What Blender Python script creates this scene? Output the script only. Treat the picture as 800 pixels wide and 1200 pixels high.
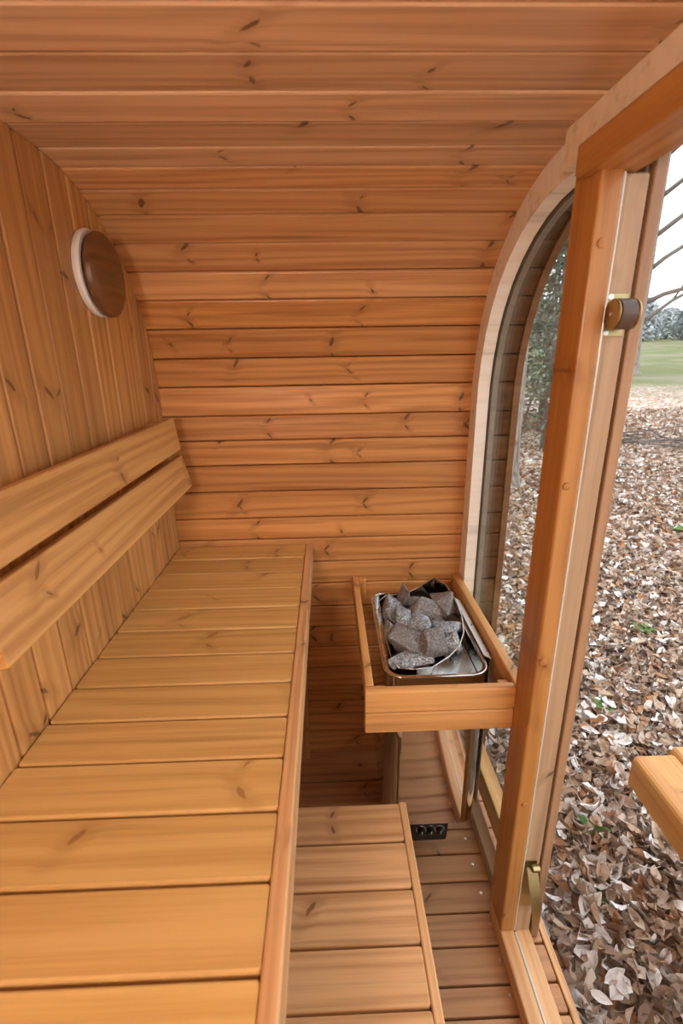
import bpy, bmesh, math, random
import numpy as np
from mathutils import Vector, Matrix, noise

# ---------------------------------------------------------------- clean
for o in list(bpy.data.objects): bpy.data.objects.remove(o, do_unlink=True)
scene = bpy.context.scene
COL = scene.collection
random.seed(7); rng = np.random.default_rng(11)
R = math.radians

# ---------------------------------------------------------------- camera
CAM = Vector((0, 0, 1.83))
cam_d = bpy.data.cameras.new('camera'); cam = bpy.data.objects.new('camera', cam_d); COL.objects.link(cam)
CM = Matrix.Rotation(R(-1.5), 3, 'Z') @ Matrix.Rotation(R(90 - 18.4), 3, 'X') @ Matrix.Rotation(R(-0.9), 3, 'Z')
cam.matrix_world = Matrix.Translation(CAM) @ CM.to_4x4()
cam_d.sensor_fit = 'HORIZONTAL'; cam_d.sensor_width = 24.0; cam_d.lens = 562.0 / 800 * 24
cam_d.clip_start = 0.02; cam_d.clip_end = 600
cam_d.dof.use_dof = True; cam_d.dof.focus_distance = 1.75; cam_d.dof.aperture_fstop = 4.0
scene.camera = cam

# ---------------------------------------------------------------- sky and exposure (bright overcast day)
world = bpy.data.worlds.new('overcast_sky'); scene.world = world; world.use_nodes = True
wn = world.node_tree.nodes; wl = world.node_tree.links
bg = wn['Background']
wtc = wn.new('ShaderNodeTexCoord'); wno = wn.new('ShaderNodeTexNoise'); wno.inputs['Scale'].default_value = 1.6; wno.inputs['Detail'].default_value = 4
wrp = wn.new('ShaderNodeValToRGB')
wrp.color_ramp.elements[0].position = .3; wrp.color_ramp.elements[0].color = (.90, .94, 1.0, 1)
wrp.color_ramp.elements[1].position = .7; wrp.color_ramp.elements[1].color = (1.0, 1.0, 1.0, 1)
wl.new(wtc.outputs['Generated'], wno.inputs['Vector']); wl.new(wno.outputs['Fac'], wrp.inputs['Fac']); wl.new(wrp.outputs['Color'], bg.inputs['Color'])
bg.inputs['Strength'].default_value = 1.0
scene.view_settings.view_transform = 'Standard'; scene.view_settings.look = 'None'
scene.view_settings.gamma = 1.0; scene.view_settings.use_curve_mapping = False
scene.view_settings.exposure = 1.33
FILL_GLOW = 26.0                                # glow of the unseen fill globe added on the near wall

# ---------------------------------------------------------------- helpers
WM = {}                                   # world matrix of every object that can be a parent

def link(o, parent=None, M=None):
    M = M or Matrix.Identity(4)
    COL.objects.link(o)
    if parent is not None:
        o.parent = parent; o.matrix_basis = WM[parent.name].inverted() @ M
    else:
        o.matrix_basis = M
    WM[o.name] = M
    return o

def tag(o, label=None, cat=None, group=None, kind=None):
    if label: o['label'] = label
    if cat: o['category'] = cat
    if group: o['group'] = group
    if kind: o['kind'] = kind
    return o

def thing(name, label, cat, loc=(0, 0, 0), rotz=0, group=None, kind=None):
    o = bpy.data.objects.new(name, None); o.empty_display_size = .05
    link(o, None, Matrix.Translation(Vector(loc)) @ Matrix.Rotation(rotz, 4, 'Z'))
    return tag(o, label, cat, group, kind)

def mesh(name, verts, faces, mat, smooth=False):
    m = bpy.data.meshes.new(name); m.from_pydata([tuple(v) for v in verts], [], [tuple(f) for f in faces])
    if mat: m.materials.append(mat)
    if smooth: m.polygons.foreach_set('use_smooth', [True] * len(m.polygons))
    m.update(); return m

def obj(name, me, parent=None, M=None):
    return link(bpy.data.objects.new(name, me), parent, M)

def bm_obj(name, bm, mat, parent=None, M=None, smooth=False):
    bmesh.ops.recalc_face_normals(bm, faces=bm.faces)
    me = bpy.data.meshes.new(name); bm.to_mesh(me); bm.free(); me.materials.append(mat)
    if smooth: me.polygons.foreach_set('use_smooth', [True] * len(me.polygons))
    return obj(name, me, parent, M)

_bc = {}
def board_mesh(L, W, T, c, mat, cb=None):
    """plank along local X, face on +Z; long edges of the face chamfered by c, of the back by cb"""
    cb = c if cb is None else cb
    k = (round(L, 4), round(W, 4), round(T, 4), c, cb, mat.name)
    if k in _bc: return _bc[k]
    w, t = W / 2, T / 2
    e = c * .35
    prof = [(-w, -t + cb), (-w + cb, -t), (w - cb, -t), (w, -t + cb), (w, t - c), (w - e, t - e), (w - c, t), (-w + c, t), (-w + e, t - e), (-w, t - c)]
    n = len(prof); l = L / 2; ce = min(c, .003)
    vs = []
    for x, s in ((-l, 1 - ce / max(w, t)), (-l + ce, 1), (l - ce, 1), (l, 1 - ce / max(w, t))):
        vs += [(x, a * s, b * s) for a, b in prof]
    fs = [tuple(range(n))[::-1]]
    for r in range(3):
        for i in range(n):
            j = (i + 1) % n; fs.append((r * n + i, r * n + j, (r + 1) * n + j, (r + 1) * n + i))
    fs.append(tuple(range(3 * n, 4 * n)))
    fs = [f[::-1] for f in fs]
    m = mesh('board', vs, fs, mat)
    # normals outward
    b = bmesh.new(); b.from_mesh(m); bmesh.ops.recalc_face_normals(b, faces=b.faces); b.to_mesh(m); b.free()
    _bc[k] = m; return m

def frame(o, xd, zd):
    x = Vector(xd).normalized(); z = Vector(zd); z = (z - x * z.dot(x)).normalized(); y = z.cross(x)
    return Matrix(((x.x, y.x, z.x, o[0]), (x.y, y.y, z.y, o[1]), (x.z, y.z, z.z, o[2]), (0, 0, 0, 1)))

def plank(name, center, xd, zd, L, W, T, mat, parent, c=.003, cb=None):
    return obj(name, board_mesh(L, W, T, c, mat, cb), parent, frame(center, xd, zd))

def box(name, x0, x1, y0, y1, z0, z1, mat, parent, along='x', face=None, c=.003):
    """world-aligned timber given by its extents; local X is its length"""
    cx, cy, cz = (x0 + x1) / 2, (y0 + y1) / 2, (z0 + z1) / 2
    dx, dy, dz = x1 - x0, y1 - y0, z1 - z0
    if along == 'x': xd, zd, L, W, T = (1, 0, 0), (0, 0, 1), dx, dy, dz
    elif along == 'y': xd, zd, L, W, T = (0, 1, 0), (0, 0, 1), dy, dx, dz
    else: xd, zd, L, W, T = (0, 0, 1), (0, -1, 0), dz, dx, dy
    return plank(name, (cx, cy, cz), xd, zd, L, W, T, mat, parent, c)

def tube_rings(paths, sides=6):
    """paths: list of [(p, r), ...]; returns verts, faces of tapered tubes"""
    V, F = [], []
    for path in paths:
        b0 = len(V); n = len(path)
        up = Vector((.123, .35, .93))
        for i, (p, r) in enumerate(path):
            p = Vector(p); a = Vector(path[max(i - 1, 0)][0]); b = Vector(path[min(i + 1, n - 1)][0])
            d = (b - a).normalized(); u = d.cross(up)
            if u.length < .05: u = d.cross(Vector((1, 0, 0)))
            u.normalize(); v = d.cross(u)
            for k in range(sides):
                an = 2 * math.pi * k / sides
                V.append(p + (u * math.cos(an) + v * math.sin(an)) * r)
        for i in range(n - 1):
            for k in range(sides):
                a = b0 + i * sides + k; b = b0 + i * sides + (k + 1) % sides
                F.append((a, b, b + sides, a + sides))
        F.append(tuple(b0 + k for k in range(sides))[::-1]); F.append(tuple(b0 + (n - 1) * sides + k for k in range(sides)))
    return V, F

def lathe(name, prof, mat, parent, M, n=32):
    """prof: (radius, height) about local Z"""
    V, F = [], []
    for r, h in prof:
        for k in range(n):
            a = 2 * math.pi * k / n; V.append((r * math.cos(a), r * math.sin(a), h))
    for i in range(len(prof) - 1):
        for k in range(n):
            a = i * n + k; b = i * n + (k + 1) % n; F.append((a, b, b + n, a + n))
    F.append(tuple(range(n))[::-1]); F.append(tuple((len(prof) - 1) * n + k for k in range(n)))
    me = mesh(name, V, F, mat)
    b = bmesh.new(); b.from_mesh(me); bmesh.ops.recalc_face_normals(b, faces=b.faces)
    for f in b.faces: f.smooth = len(f.verts) == 4
    for e in b.edges:
        if len(e.link_faces) == 2 and e.calc_face_angle(0) > .6: e.smooth = False
    b.to_mesh(me); b.free()
    return obj(name, me, parent, M)

# ---------------------------------------------------------------- materials
class NT:
    def __init__(s, name):
        s.m = bpy.data.materials.new(name); s.m.use_nodes = True; s.t = s.m.node_tree; s.b = s.t.nodes['Principled BSDF']; s.out = s.t.nodes['Material Output']
    def n(s, typ, **kw):
        x = s.t.nodes.new(typ)
        for k, v in kw.items(): setattr(x, k, v)
        return x
    def l(s, a, b): s.t.links.new(a, b)
    def setv(s, sock, v):
        if hasattr(v, 'is_linked') or hasattr(v, 'links'): s.l(v, sock)
        else: sock.default_value = v
    def math(s, op, a, b=0.0, c=None, clamp=False):
        x = s.n('ShaderNodeMath', operation=op, use_clamp=clamp); s.setv(x.inputs[0], a); s.setv(x.inputs[1], b)
        if c is not None: s.setv(x.inputs[2], c)
        return x.outputs[0]
    def vmath(s, op, a, b):
        x = s.n('ShaderNodeVectorMath', operation=op); s.setv(x.inputs[0], a); s.setv(x.inputs[1], b); return x.outputs[0]
    def mix(s, fac, a, b, mode='MIX'):
        x = s.n('ShaderNodeMix', data_type='RGBA', blend_type=mode); s.setv(x.inputs[0], fac)
        for i, v in ((6, a), (7, b)):
            if isinstance(v, tuple): v = (v + (1,))[:4] if len(v) == 3 else v
            s.setv(x.inputs[i], v)
        return x.outputs[2]
    def smooth(s, v, a, b, o0=0.0, o1=1.0):
        x = s.n('ShaderNodeMapRange', interpolation_type='SMOOTHSTEP'); s.setv(x.inputs[0], v)
        for i, q in enumerate((a, b, o0, o1)): x.inputs[i + 1].default_value = q
        return x.outputs[0]
    def noise(s, vec, scale, detail=3, rough=.55, dist=0.0):
        x = s.n('ShaderNodeTexNoise'); s.setv(x.inputs['Vector'], vec); x.inputs['Scale'].default_value = scale
        x.inputs['Detail'].default_value = detail; x.inputs['Roughness'].default_value = rough; x.inputs['Distortion'].default_value = dist
        return x.outputs['Fac']
    def ramp(s, fac, stops, interp='LINEAR'):
        x = s.n('ShaderNodeValToRGB'); cr = x.color_ramp; cr.interpolation = interp
        while len(cr.elements) < len(stops): cr.elements.new(.5)
        for e, (p, c) in zip(cr.elements, stops): e.position = p; e.color = tuple(c) + (1,)
        s.setv(x.inputs[0], fac); return x.outputs[0]
    def bump(s, h, strength, dist=.002):
        x = s.n('ShaderNodeBump'); x.inputs['Strength'].default_value = strength; x.inputs['Distance'].default_value = dist
        s.l(h, x.inputs['Height']); s.l(x.outputs[0], s.b.inputs['Normal'])

def wood(name, light, dark, knot=(.075, .035, .016), rough=.42, vary=.16, knots=1.0, spec=.5, bump=.25, pitch=2.1):
    """plank wood: local X is the grain, local Y the width; knots come in whorls along the length"""
    w = NT(name)
    tc = w.n('ShaderNodeTexCoord'); oi = w.n('ShaderNodeObjectInfo'); rnd = oi.outputs['Random']
    rv = w.n('ShaderNodeCombineXYZ')
    for k, f in enumerate((61.7, 23.1, 9.7)): w.l(w.math('MULTIPLY', rnd, f), rv.inputs[k])
    P = w.vmath('ADD', tc.outputs['Object'], rv.outputs[0])
    wp = w.n('ShaderNodeTexNoise'); w.l(P, wp.inputs['Vector']); wp.inputs['Scale'].default_value = 38; wp.inputs['Detail'].default_value = 2
    wv = w.vmath('MULTIPLY', w.vmath('SUBTRACT', wp.outputs['Color'], (.5, .5, .5)), (.013, .010, 0))
    so = w.n('ShaderNodeSeparateXYZ'); w.l(w.vmath('ADD', tc.outputs['Object'], wv), so.inputs[0])
    sp = w.n('ShaderNodeSeparateXYZ'); w.l(P, sp.inputs[0])
    xw = w.math('ADD', so.outputs[0], w.math('MULTIPLY', rnd, 61.7)); yy = so.outputs[1]
    vo = w.n('ShaderNodeTexVoronoi', voronoi_dimensions='1D'); w.l(xw, vo.inputs['W']); vo.inputs['Scale'].default_value = pitch
    sc = w.n('ShaderNodeSeparateColor'); w.l(vo.outputs['Color'], sc.inputs[0]); r, g_, b_ = sc.outputs
    dx = w.math('SUBTRACT', xw, w.math('DIVIDE', vo.outputs['W'], pitch)) if False else w.math('SUBTRACT', xw, vo.outputs['W'])
    def one(yk, slope, hx, hy, h, p):
        dy = w.math('SUBTRACT', yy, yk)
        ex = w.math('SUBTRACT', dx, w.math('MULTIPLY', dy, slope))
        sz = w.math('MULTIPLY_ADD', w.math('FRACT', w.math('MULTIPLY', h, 13.7)), .75, .4)
        d = w.math('SQRT', w.math('ADD', w.math('POWER', w.math('DIVIDE', ex, hx), 2.0), w.math('POWER', w.math('DIVIDE', dy, hy), 2.0)))
        d = w.math('DIVIDE', d, sz)
        on = w.math('LESS_THAN', w.math('FRACT', w.math('MULTIPLY', h, 7.93)), p * knots)
        return d, on
    dA, oA = one(w.math('MULTIPLY', r, .052), w.math('MULTIPLY_ADD', g_, .9, .3), .0075, .016, r, .85)
    dB, oB = one(w.math('MULTIPLY', b_, -.052), w.math('MULTIPLY_ADD', g_, -.9, -.3), .0075, .016, b_, .75)
    def core(d, on): return w.math('MULTIPLY', on, w.math('SUBTRACT', 1.0, w.smooth(d, .6, 1.15), clamp=True))
    def aura(d, on): return w.math('MULTIPLY', on, w.math('SUBTRACT', 1.0, w.smooth(d, .9, 5.5), clamp=True))
    kf = w.math('MAXIMUM', core(dA, oA), core(dB, oB)); halo = w.math('MAXIMUM', aura(dA, oA), aura(dB, oB))
    # fibres
    warpy = w.math('MULTIPLY_ADD', halo, .007, sp.outputs[1])
    gv = w.n('ShaderNodeCombineXYZ'); w.l(sp.outputs[0], gv.inputs[0]); w.l(warpy, gv.inputs[1]); w.l(sp.outputs[2], gv.inputs[2]); gv = gv.outputs[0]
    fine = w.noise(w.vmath('MULTIPLY', gv, (4.0, 230.0, 230.0)), 1.0, 4, .65)
    mid = w.noise(w.vmath('MULTIPLY', gv, (1.3, 55.0, 55.0)), 1.0, 4, .6)
    big = w.noise(w.vmath('MULTIPLY', gv, (.55, 8.0, 8.0)), 1.0, 2, .5)
    rings = w.math('MULTIPLY_ADD', w.math('SINE', w.math('MULTIPLY_ADD', big, 30.0, w.math('MULTIPLY', warpy, 150.0))), .5, .5)
    g = w.math('ADD', w.math('MULTIPLY', rings, .20), w.math('ADD', w.math('MULTIPLY', fine, .35), w.math('MULTIPLY', mid, .55)))
    c = w.mix(w.smooth(g, .36, .88), light, dark)
    streak = w.noise(w.vmath('MULTIPLY', gv, (1.0, 26.0, 26.0)), 1.0, 3, .6)
    c = w.mix(w.math('MULTIPLY', w.smooth(streak, .56, .74), .55), c, tuple(x * .6 for x in dark))
    c = w.mix(w.math('MULTIPLY', halo, .30), c, tuple(x * .62 for x in dark))
    c = w.mix(w.math('MULTIPLY', kf, w.smooth(fine, .25, .6, .95, .65)), c, knot)
    r2 = w.math('FRACT', w.math('MULTIPLY', rnd, 17.31)); br = w.math('MULTIPLY_ADD', r2, 2 * vary, 1 - vary)
    cb = w.n('ShaderNodeCombineColor'); w.l(br, cb.inputs[0]); w.l(w.math('POWER', br, 1.12), cb.inputs[1]); w.l(w.math('POWER', br, 1.25), cb.inputs[2])
    c = w.mix(1.0, c, cb.outputs[0], 'MULTIPLY')
    w.l(c, w.b.inputs['Base Color'])
    w.setv(w.b.inputs['Roughness'], w.math('MULTIPLY_ADD', mid, .3, rough - .14))
    w.b.inputs['Specular IOR Level'].default_value = spec
    und = w.noise(w.vmath('MULTIPLY', gv, (5.0, 22.0, 22.0)), 1.0, 2)
    w.bump(w.math('ADD', w.math('ADD', fine, w.math('MULTIPLY', und, 3.0)), w.math('MULTIPLY', kf, .8)), bump, .0012)
    return w.m

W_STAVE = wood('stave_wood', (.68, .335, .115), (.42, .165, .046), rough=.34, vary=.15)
W_CEIL_HAZE = wood('hazed_ceiling_stave_wood', (.74, .50, .305), (.49, .28, .155), rough=.34, vary=.12)  # same wood as the walls, pale haze of bounced light put into the colour
W_BACK = wood('wall_board_wood', (.60, .31, .105), (.38, .165, .048), rough=.45, vary=.12, knots=.8)
W_BENCH = wood('bench_wood', (.67, .415, .145), (.52, .28, .08), knot=(.30, .12, .04), rough=.42, vary=.07, knots=.75, bump=.18)
W_STEP = wood('step_wood', (.71, .42, .195), (.47, .225, .085), knot=(.14, .05, .018), rough=.42, vary=.09, knots=.5)
W_FLOOR = wood('floor_wood', (.55, .29, .13), (.35, .165, .068), knot=(.12, .045, .018), rough=.5, vary=.12, knots=.6)
W_POST = wood('door_post_wood', (.50, .235, .062), (.33, .128, .026), knot=(.16, .05, .015), rough=.38, vary=.06, knots=.5)
W_JAMB = wood('jamb_wood', (.46, .315, .185), (.34, .205, .11), rough=.45, vary=.05, knots=.2)
W_RAIL = wood('guard_wood', (.70, .38, .135), (.48, .215, .062), knot=(.2, .07, .02), rough=.4, vary=.06, knots=.5)
W_PLY = wood('plywood_face', (.86, .76, .58), (.80, .67, .48), knot=(.4, .26, .15), rough=.5, vary=.03, knots=.0, bump=.15)
W_PLYPALE = wood('pale_plywood_face', (.88, .82, .73), (.82, .74, .63), rough=.5, vary=.03, knots=0, bump=.15)
W_BACKREST = wood('backrest_wood', (.70, .395, .14), (.46, .21, .062), knot=(.2, .075, .025), rough=.42, vary=.05, knots=.8)
W_OUT = wood('outdoor_timber', (.60, .30, .08), (.43, .17, .032), knot=(.15, .04, .01), rough=.32, vary=.04, knots=.5)
W_BEAD = wood('bead_wood', (.20, .15, .105), (.13, .092, .062), rough=.5, vary=.05, knots=.2)
W_CASE = wood('casing_wood', (.40, .235, .125), (.27, .145, .07), rough=.45, vary=.04, knots=.2)
W_MID_HAZE = wood('half_hazed_stave_wood', (.70, .395, .18), (.45, .205, .08), rough=.34, vary=.14)  # in-between tone, carries half of the painted ceiling haze down the curve
W_EAVE = wood('eave_wood', (.10, .048, .024), (.06, .028, .014), rough=.75, vary=.12, spec=.04)
W_RING = wood('ring_wood', (.22, .11, .055), (.15, .07, .034), rough=.7, vary=.05, knots=.3, spec=.1)

def simple(name, col, rough=.5, metal=0.0, spec=.5):
    w = NT(name); w.b.inputs['Base Color'].default_value = col + (1,); w.b.inputs['Roughness'].default_value = rough
    w.b.inputs['Metallic'].default_value = metal; w.b.inputs['Specular IOR Level'].default_value = spec
    return w
def metal(name, col, rough, nscale=40, amt=.08):
    w = simple(name, col, rough, 1.0)
    tc = w.n('ShaderNodeTexCoord'); nn = w.noise(tc.outputs['Object'], nscale, 3)
    w.setv(w.b.inputs['Roughness'], w.math('MULTIPLY_ADD', nn, amt, rough - amt / 2)); return w.m
M_STEEL = metal('polished_steel', (.62, .60, .58), .07, 25, .06)
M_STEELB = metal('brushed_steel', (.66, .65, .64), .28)
M_ALU = simple('light_grey_enamel', (.74, .75, .76), .3).m
M_DARKSTEEL = metal('dark_steel', (.10, .095, .09), .3)
M_BRASS = metal('aged_brass', (.42, .34, .17), .34, 60, .2)
M_SCREW = metal('screw_steel', (.75, .74, .72), .3)
M_BLACK = simple('black_plastic', (.012, .012, .013), .35).m
M_WHITE = simple('white_enamel', (.80, .79, .77), .4).m
M_SEAL = simple('silicone_seal', (.66, .63, .56), .25).m
M_SKIN = simple('roof_membrane', (.05, .045, .04), .8).m
M_ROLLER = wood('roller_wood', (.10, .06, .045), (.06, .035, .025), rough=.4, knots=0, vary=.02)
M_COVER = wood('vent_cover_wood', (.20, .085, .028), (.11, .045, .014), rough=.34, knots=.3, vary=.02)

def glass_mat():
    w = NT('window_glass'); t = w.t
    tr = w.n('ShaderNodeBsdfTransparent'); tr.inputs[0].default_value = (.93, .95, .94, 1)
    gl = w.n('ShaderNodeBsdfGlossy'); gl.inputs['Roughness'].default_value = .02
    ge = w.n('ShaderNodeNewGeometry'); dt = w.n('ShaderNodeVectorMath', operation='DOT_PRODUCT'); w.l(ge.outputs['Incoming'], dt.inputs[0]); w.l(ge.outputs['Normal'], dt.inputs[1])
    sch = w.math('MULTIPLY_ADD', w.math('POWER', w.math('SUBTRACT', 1.0, w.math('ABSOLUTE', dt.outputs['Value']), clamp=True), 5.0), .5, .025)
    mx = w.n('ShaderNodeMixShader'); w.l(sch, mx.inputs[0]); w.l(tr.outputs[0], mx.inputs[1]); w.l(gl.outputs[0], mx.inputs[2])
    w.l(mx.outputs[0], w.out.inputs[0]); return w.m
M_GLASS = glass_mat()

def stone_mat():
    w = NT('olivine_stone'); tc = w.n('ShaderNodeTexCoord'); oi = w.n('ShaderNodeObjectInfo')
    rv = w.n('ShaderNodeCombineXYZ'); w.l(w.math('MULTIPLY', oi.outputs['Random'], 19.0), rv.inputs[0])
    P = w.vmath('ADD', tc.outputs['Object'], rv.outputs[0])
    f = w.noise(P, 140, 4, .7); b = w.noise(P, 14, 3)
    tone = w.mix(w.smooth(b, .42, .62), (.43, .48, .53), (.68, .74, .80))
    c = w.mix(w.smooth(f, .44, .6), (.16, .18, .195), tone)
    v = w.n('ShaderNodeTexVoronoi'); w.l(P, v.inputs['Vector']); v.inputs['Scale'].default_value = 190
    c = w.mix(w.smooth(v.outputs['Distance'], .28, .1), c, (.62, .63, .64))
    c = w.mix(w.math('MULTIPLY', w.math('GREATER_THAN', w.math('FRACT', w.math('MULTIPLY', oi.outputs['Random'], 7.7)), .68), .6), c, (.16, .115, .08))
    w.l(c, w.b.inputs['Base Color']); w.b.inputs['Roughness'].default_value = .75
    w.bump(w.math('ADD', f, b), .6, .004); return w.m
M_STONE = stone_mat()

LEAF_STOPS = [(0, (.17, .11, .08)), (.10, (.30, .19, .13)), (.25, (.46, .31, .21)), (.39, (.42, .21, .105)), (.49, (.55, .41, .30)), (.63, (.36, .255, .19)), (.72, (.66, .57, .49)), (.84, (.86, .83, .81))]
def leaf_mat():
    w = NT('dry_leaf'); ge = w.n('ShaderNodeNewGeometry'); oi = w.n('ShaderNodeObjectInfo'); tc = w.n('ShaderNodeTexCoord')
    f = w.math('FRACT', w.math('ADD', ge.outputs['Random Per Island'], w.math('MULTIPLY', oi.outputs['Random'], 7.31)))
    c = w.ramp(f, LEAF_STOPS, 'CONSTANT')
    n = w.noise(tc.outputs['Object'], 45, 3)
    c = w.mix(w.math('MULTIPLY', w.smooth(n, .45, .75), .45), c, (.09, .06, .042))
    w.l(c, w.b.inputs['Base Color']); w.b.inputs['Roughness'].default_value = .55; w.b.inputs['Specular IOR Level'].default_value = .35
    return w.m
M_LEAF = leaf_mat()

def ground_mat():
    w = NT('leaf_litter_and_turf'); tc = w.n('ShaderNodeTexCoord'); P = tc.outputs['Object']
    sx = w.n('ShaderNodeSeparateXYZ'); w.l(P, sx.inputs[0])
    nw = w.n('ShaderNodeTexNoise'); w.l(P, nw.inputs['Vector']); nw.inputs['Scale'].default_value = 18
    Pw = w.vmath('ADD', P, w.vmath('MULTIPLY', w.vmath('SUBTRACT', nw.outputs['Color'], (.5, .5, .5)), (.05, .05, 0)))
    v = w.n('ShaderNodeTexVoronoi', voronoi_dimensions='2D'); w.l(w.vmath('MULTIPLY', Pw, (1, 1, 0)), v.inputs['Vector']); v.inputs['Scale'].default_value = 15
    sc = w.n('ShaderNodeSeparateColor'); w.l(v.outputs['Color'], sc.inputs[0])
    litter = w.ramp(sc.outputs[0], LEAF_STOPS, 'CONSTANT')
    soil = w.noise(P, 6, 4)
    litter = w.mix(w.math('MULTIPLY', w.smooth(soil, .5, .68), .5), litter, (.17, .138, .115))
    gn = w.noise(w.vmath('MULTIPLY', P, (1, 1, 0)), 14, 4, .7)
    g2 = w.noise(w.vmath('MULTIPLY', P, (1, 1, 0)), .25, 3)
    grass = w.mix(w.smooth(gn, .35, .65), (.12, .15, .05), (.19, .21, .095))
    grass = w.mix(w.smooth(g2, .42, .62), grass, (.235, .22, .15))
    dist = w.math('ADD', w.math('SQRT', w.math('ADD', w.math('POWER', sx.outputs[0], 2.0), w.math('POWER', sx.outputs[1], 2.0))), w.math('MULTIPLY', w.math('SUBTRACT', w.noise(P, .45, 3), .5), 14.0))
    c = w.mix(w.smooth(dist, 17, 27), litter, grass)
    w.l(c, w.b.inputs['Base Color']); w.b.inputs['Roughness'].default_value = .9; w.b.inputs['Specular IOR Level'].default_value = .15
    w.bump(w.math('ADD', sc.outputs[1], gn), .7, .02); return w.m
M_GROUND = ground_mat()

def bark_mat(name, a, b, s=1.0):
    w = NT(name); tc = w.n('ShaderNodeTexCoord'); P = w.vmath('MULTIPLY', tc.outputs['Object'], (26 * s, 26 * s, 4.5 * s))
    n = w.noise(P, 1.0, 5, .65); v = w.n('ShaderNodeTexVoronoi', feature='DISTANCE_TO_EDGE'); w.l(P, v.inputs['Vector']); v.inputs['Scale'].default_value = .6
    c = w.mix(w.smooth(n, .3, .7), a, b); c = w.mix(w.math('MULTIPLY', w.smooth(v.outputs['Distance'], .12, 0.0), .6), c, tuple(x * .45 for x in a))
    w.l(c, w.b.inputs['Base Color']); w.b.inputs['Roughness'].default_value = .9; w.bump(w.math('ADD', n, v.outputs['Distance']), .9, .03); return w.m
M_BARK = bark_mat('grey_bark', (.22, .185, .16), (.42, .37, .33), .7)
M_TWIG = bark_mat('twig_bark', (.17, .13, .11), (.33, .28, .25), 2)
def foliage_mat(name, a, b):
    w = NT(name); ge = w.n('ShaderNodeNewGeometry'); c = w.mix(ge.outputs['Random Per Island'], a, b)
    w.l(c, w.b.inputs['Base Color']); w.b.inputs['Roughness'].default_value = .8; w.b.inputs['Specular IOR Level'].default_value = .2; return w.m
M_EVER = foliage_mat('evergreen_needles', (.14, .185, .13), (.34, .39, .32))  # greens lightened, reflection haze of the window glass put into the colour
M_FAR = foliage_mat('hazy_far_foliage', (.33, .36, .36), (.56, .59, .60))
M_GREEN = foliage_mat('seedling_leaf', (.06, .16, .035), (.12, .25, .06))
M_ROCK = simple('pale_rock', (.62, .61, .60), .8).m
M_LOG = bark_mat('dark_log_bark', (.045, .045, .05), (.16, .16, .17), 1.2)

# ---------------------------------------------------------------- barrel section (Y across, Z up); staves run along X
XL, XF, XO = -.615, .545, .72
YC = .53                                           # middle of the barrel, its two halves mirror each other
WALLZ = [-.03, .123, .221, .291, .375, .479, .585, .689, .79, .901, 1.001, 1.107, 1.199, 1.311, 1.418, 1.515, 1.609]
SIDE = [(1.84, z) for z in WALLZ] + [(1.838, 1.716)]
CURVE = [(1.838, 1.716), (1.822, 1.815), (1.79, 1.912), (1.743, 2.0), (1.683, 2.076), (1.609, 2.141), (1.524, 2.194), (1.438, 2.23), (1.353, 2.252), (1.265, 2.263), (1.15, 2.265), (1.034, 2.265), (.918, 2.265), (.806, 2.265), (.69, 2.265), (.585, 2.265)]
HALF = SIDE + CURVE[1:]
mir = lambda pts: [(2 * YC - y, z) for y, z in pts][::-1]

def offset(pts, d):
    """move a section polyline by d towards the room (negative = outwards)"""
    out = []
    for i, (y, z) in enumerate(pts):
        a = Vector(pts[max(i - 1, 0)]); b = Vector(pts[min(i + 1, len(pts) - 1)]); t = (b - a).normalized(); n = Vector((-t.y, t.x))
        out.append((y + n.x * d, z + n.y * d))
    return out

def shell(name, pts, x0, x1, d0, d1, mat, parent=None):
    """solid strip following the section between offsets d0 and d1, from x0 to x1"""
    A, B = offset(pts, d0), offset(pts, d1); n = len(pts)
    V = [(x, y, z) for x in (x0, x1) for P in (A, B) for y, z in P]
    q = lambda xi, pi, i: xi * 2 * n + pi * n + i
    F = []
    for i in range(n - 1):
        F += [(q(0, 0, i), q(0, 0, i + 1), q(1, 0, i + 1), q(1, 0, i)), (q(0, 1, i), q(0, 1, i + 1), q(1, 1, i + 1), q(1, 1, i)),
              (q(0, 0, i), q(0, 0, i + 1), q(0, 1, i + 1), q(0, 1, i)), (q(1, 0, i), q(1, 0, i + 1), q(1, 1, i + 1), q(1, 1, i))]
    for i in (0, n - 1): F.append((q(0, 0, i), q(0, 1, i), q(1, 1, i), q(1, 0, i)))
    me = mesh(name, V, F, mat); b = bmesh.new(); b.from_mesh(me); bmesh.ops.recalc_face_normals(b, faces=b.faces); b.to_mesh(me); b.free()
    return obj(name, me, parent)

def staves(parent, pts, mat, xa=-.66, xb=.60, name='stave'):
    for (y0, z0), (y1, z1) in zip(pts[:-1], pts[1:]):
        d = Vector((0, y1 - y0, z1 - z0)); w = d.length; d.normalize(); n = Vector((0, -d.z, d.y))
        c = Vector(((xa + xb) / 2, (y0 + y1) / 2, (z0 + z1) / 2)) - n * .016
        jit = random.uniform(-.0012, .0012)
        plank(name, c + n * jit, (1, 0, 0), n, xb - xa, w - .0026, .032, mat, parent, c=.0055, cb=.001)

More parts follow.
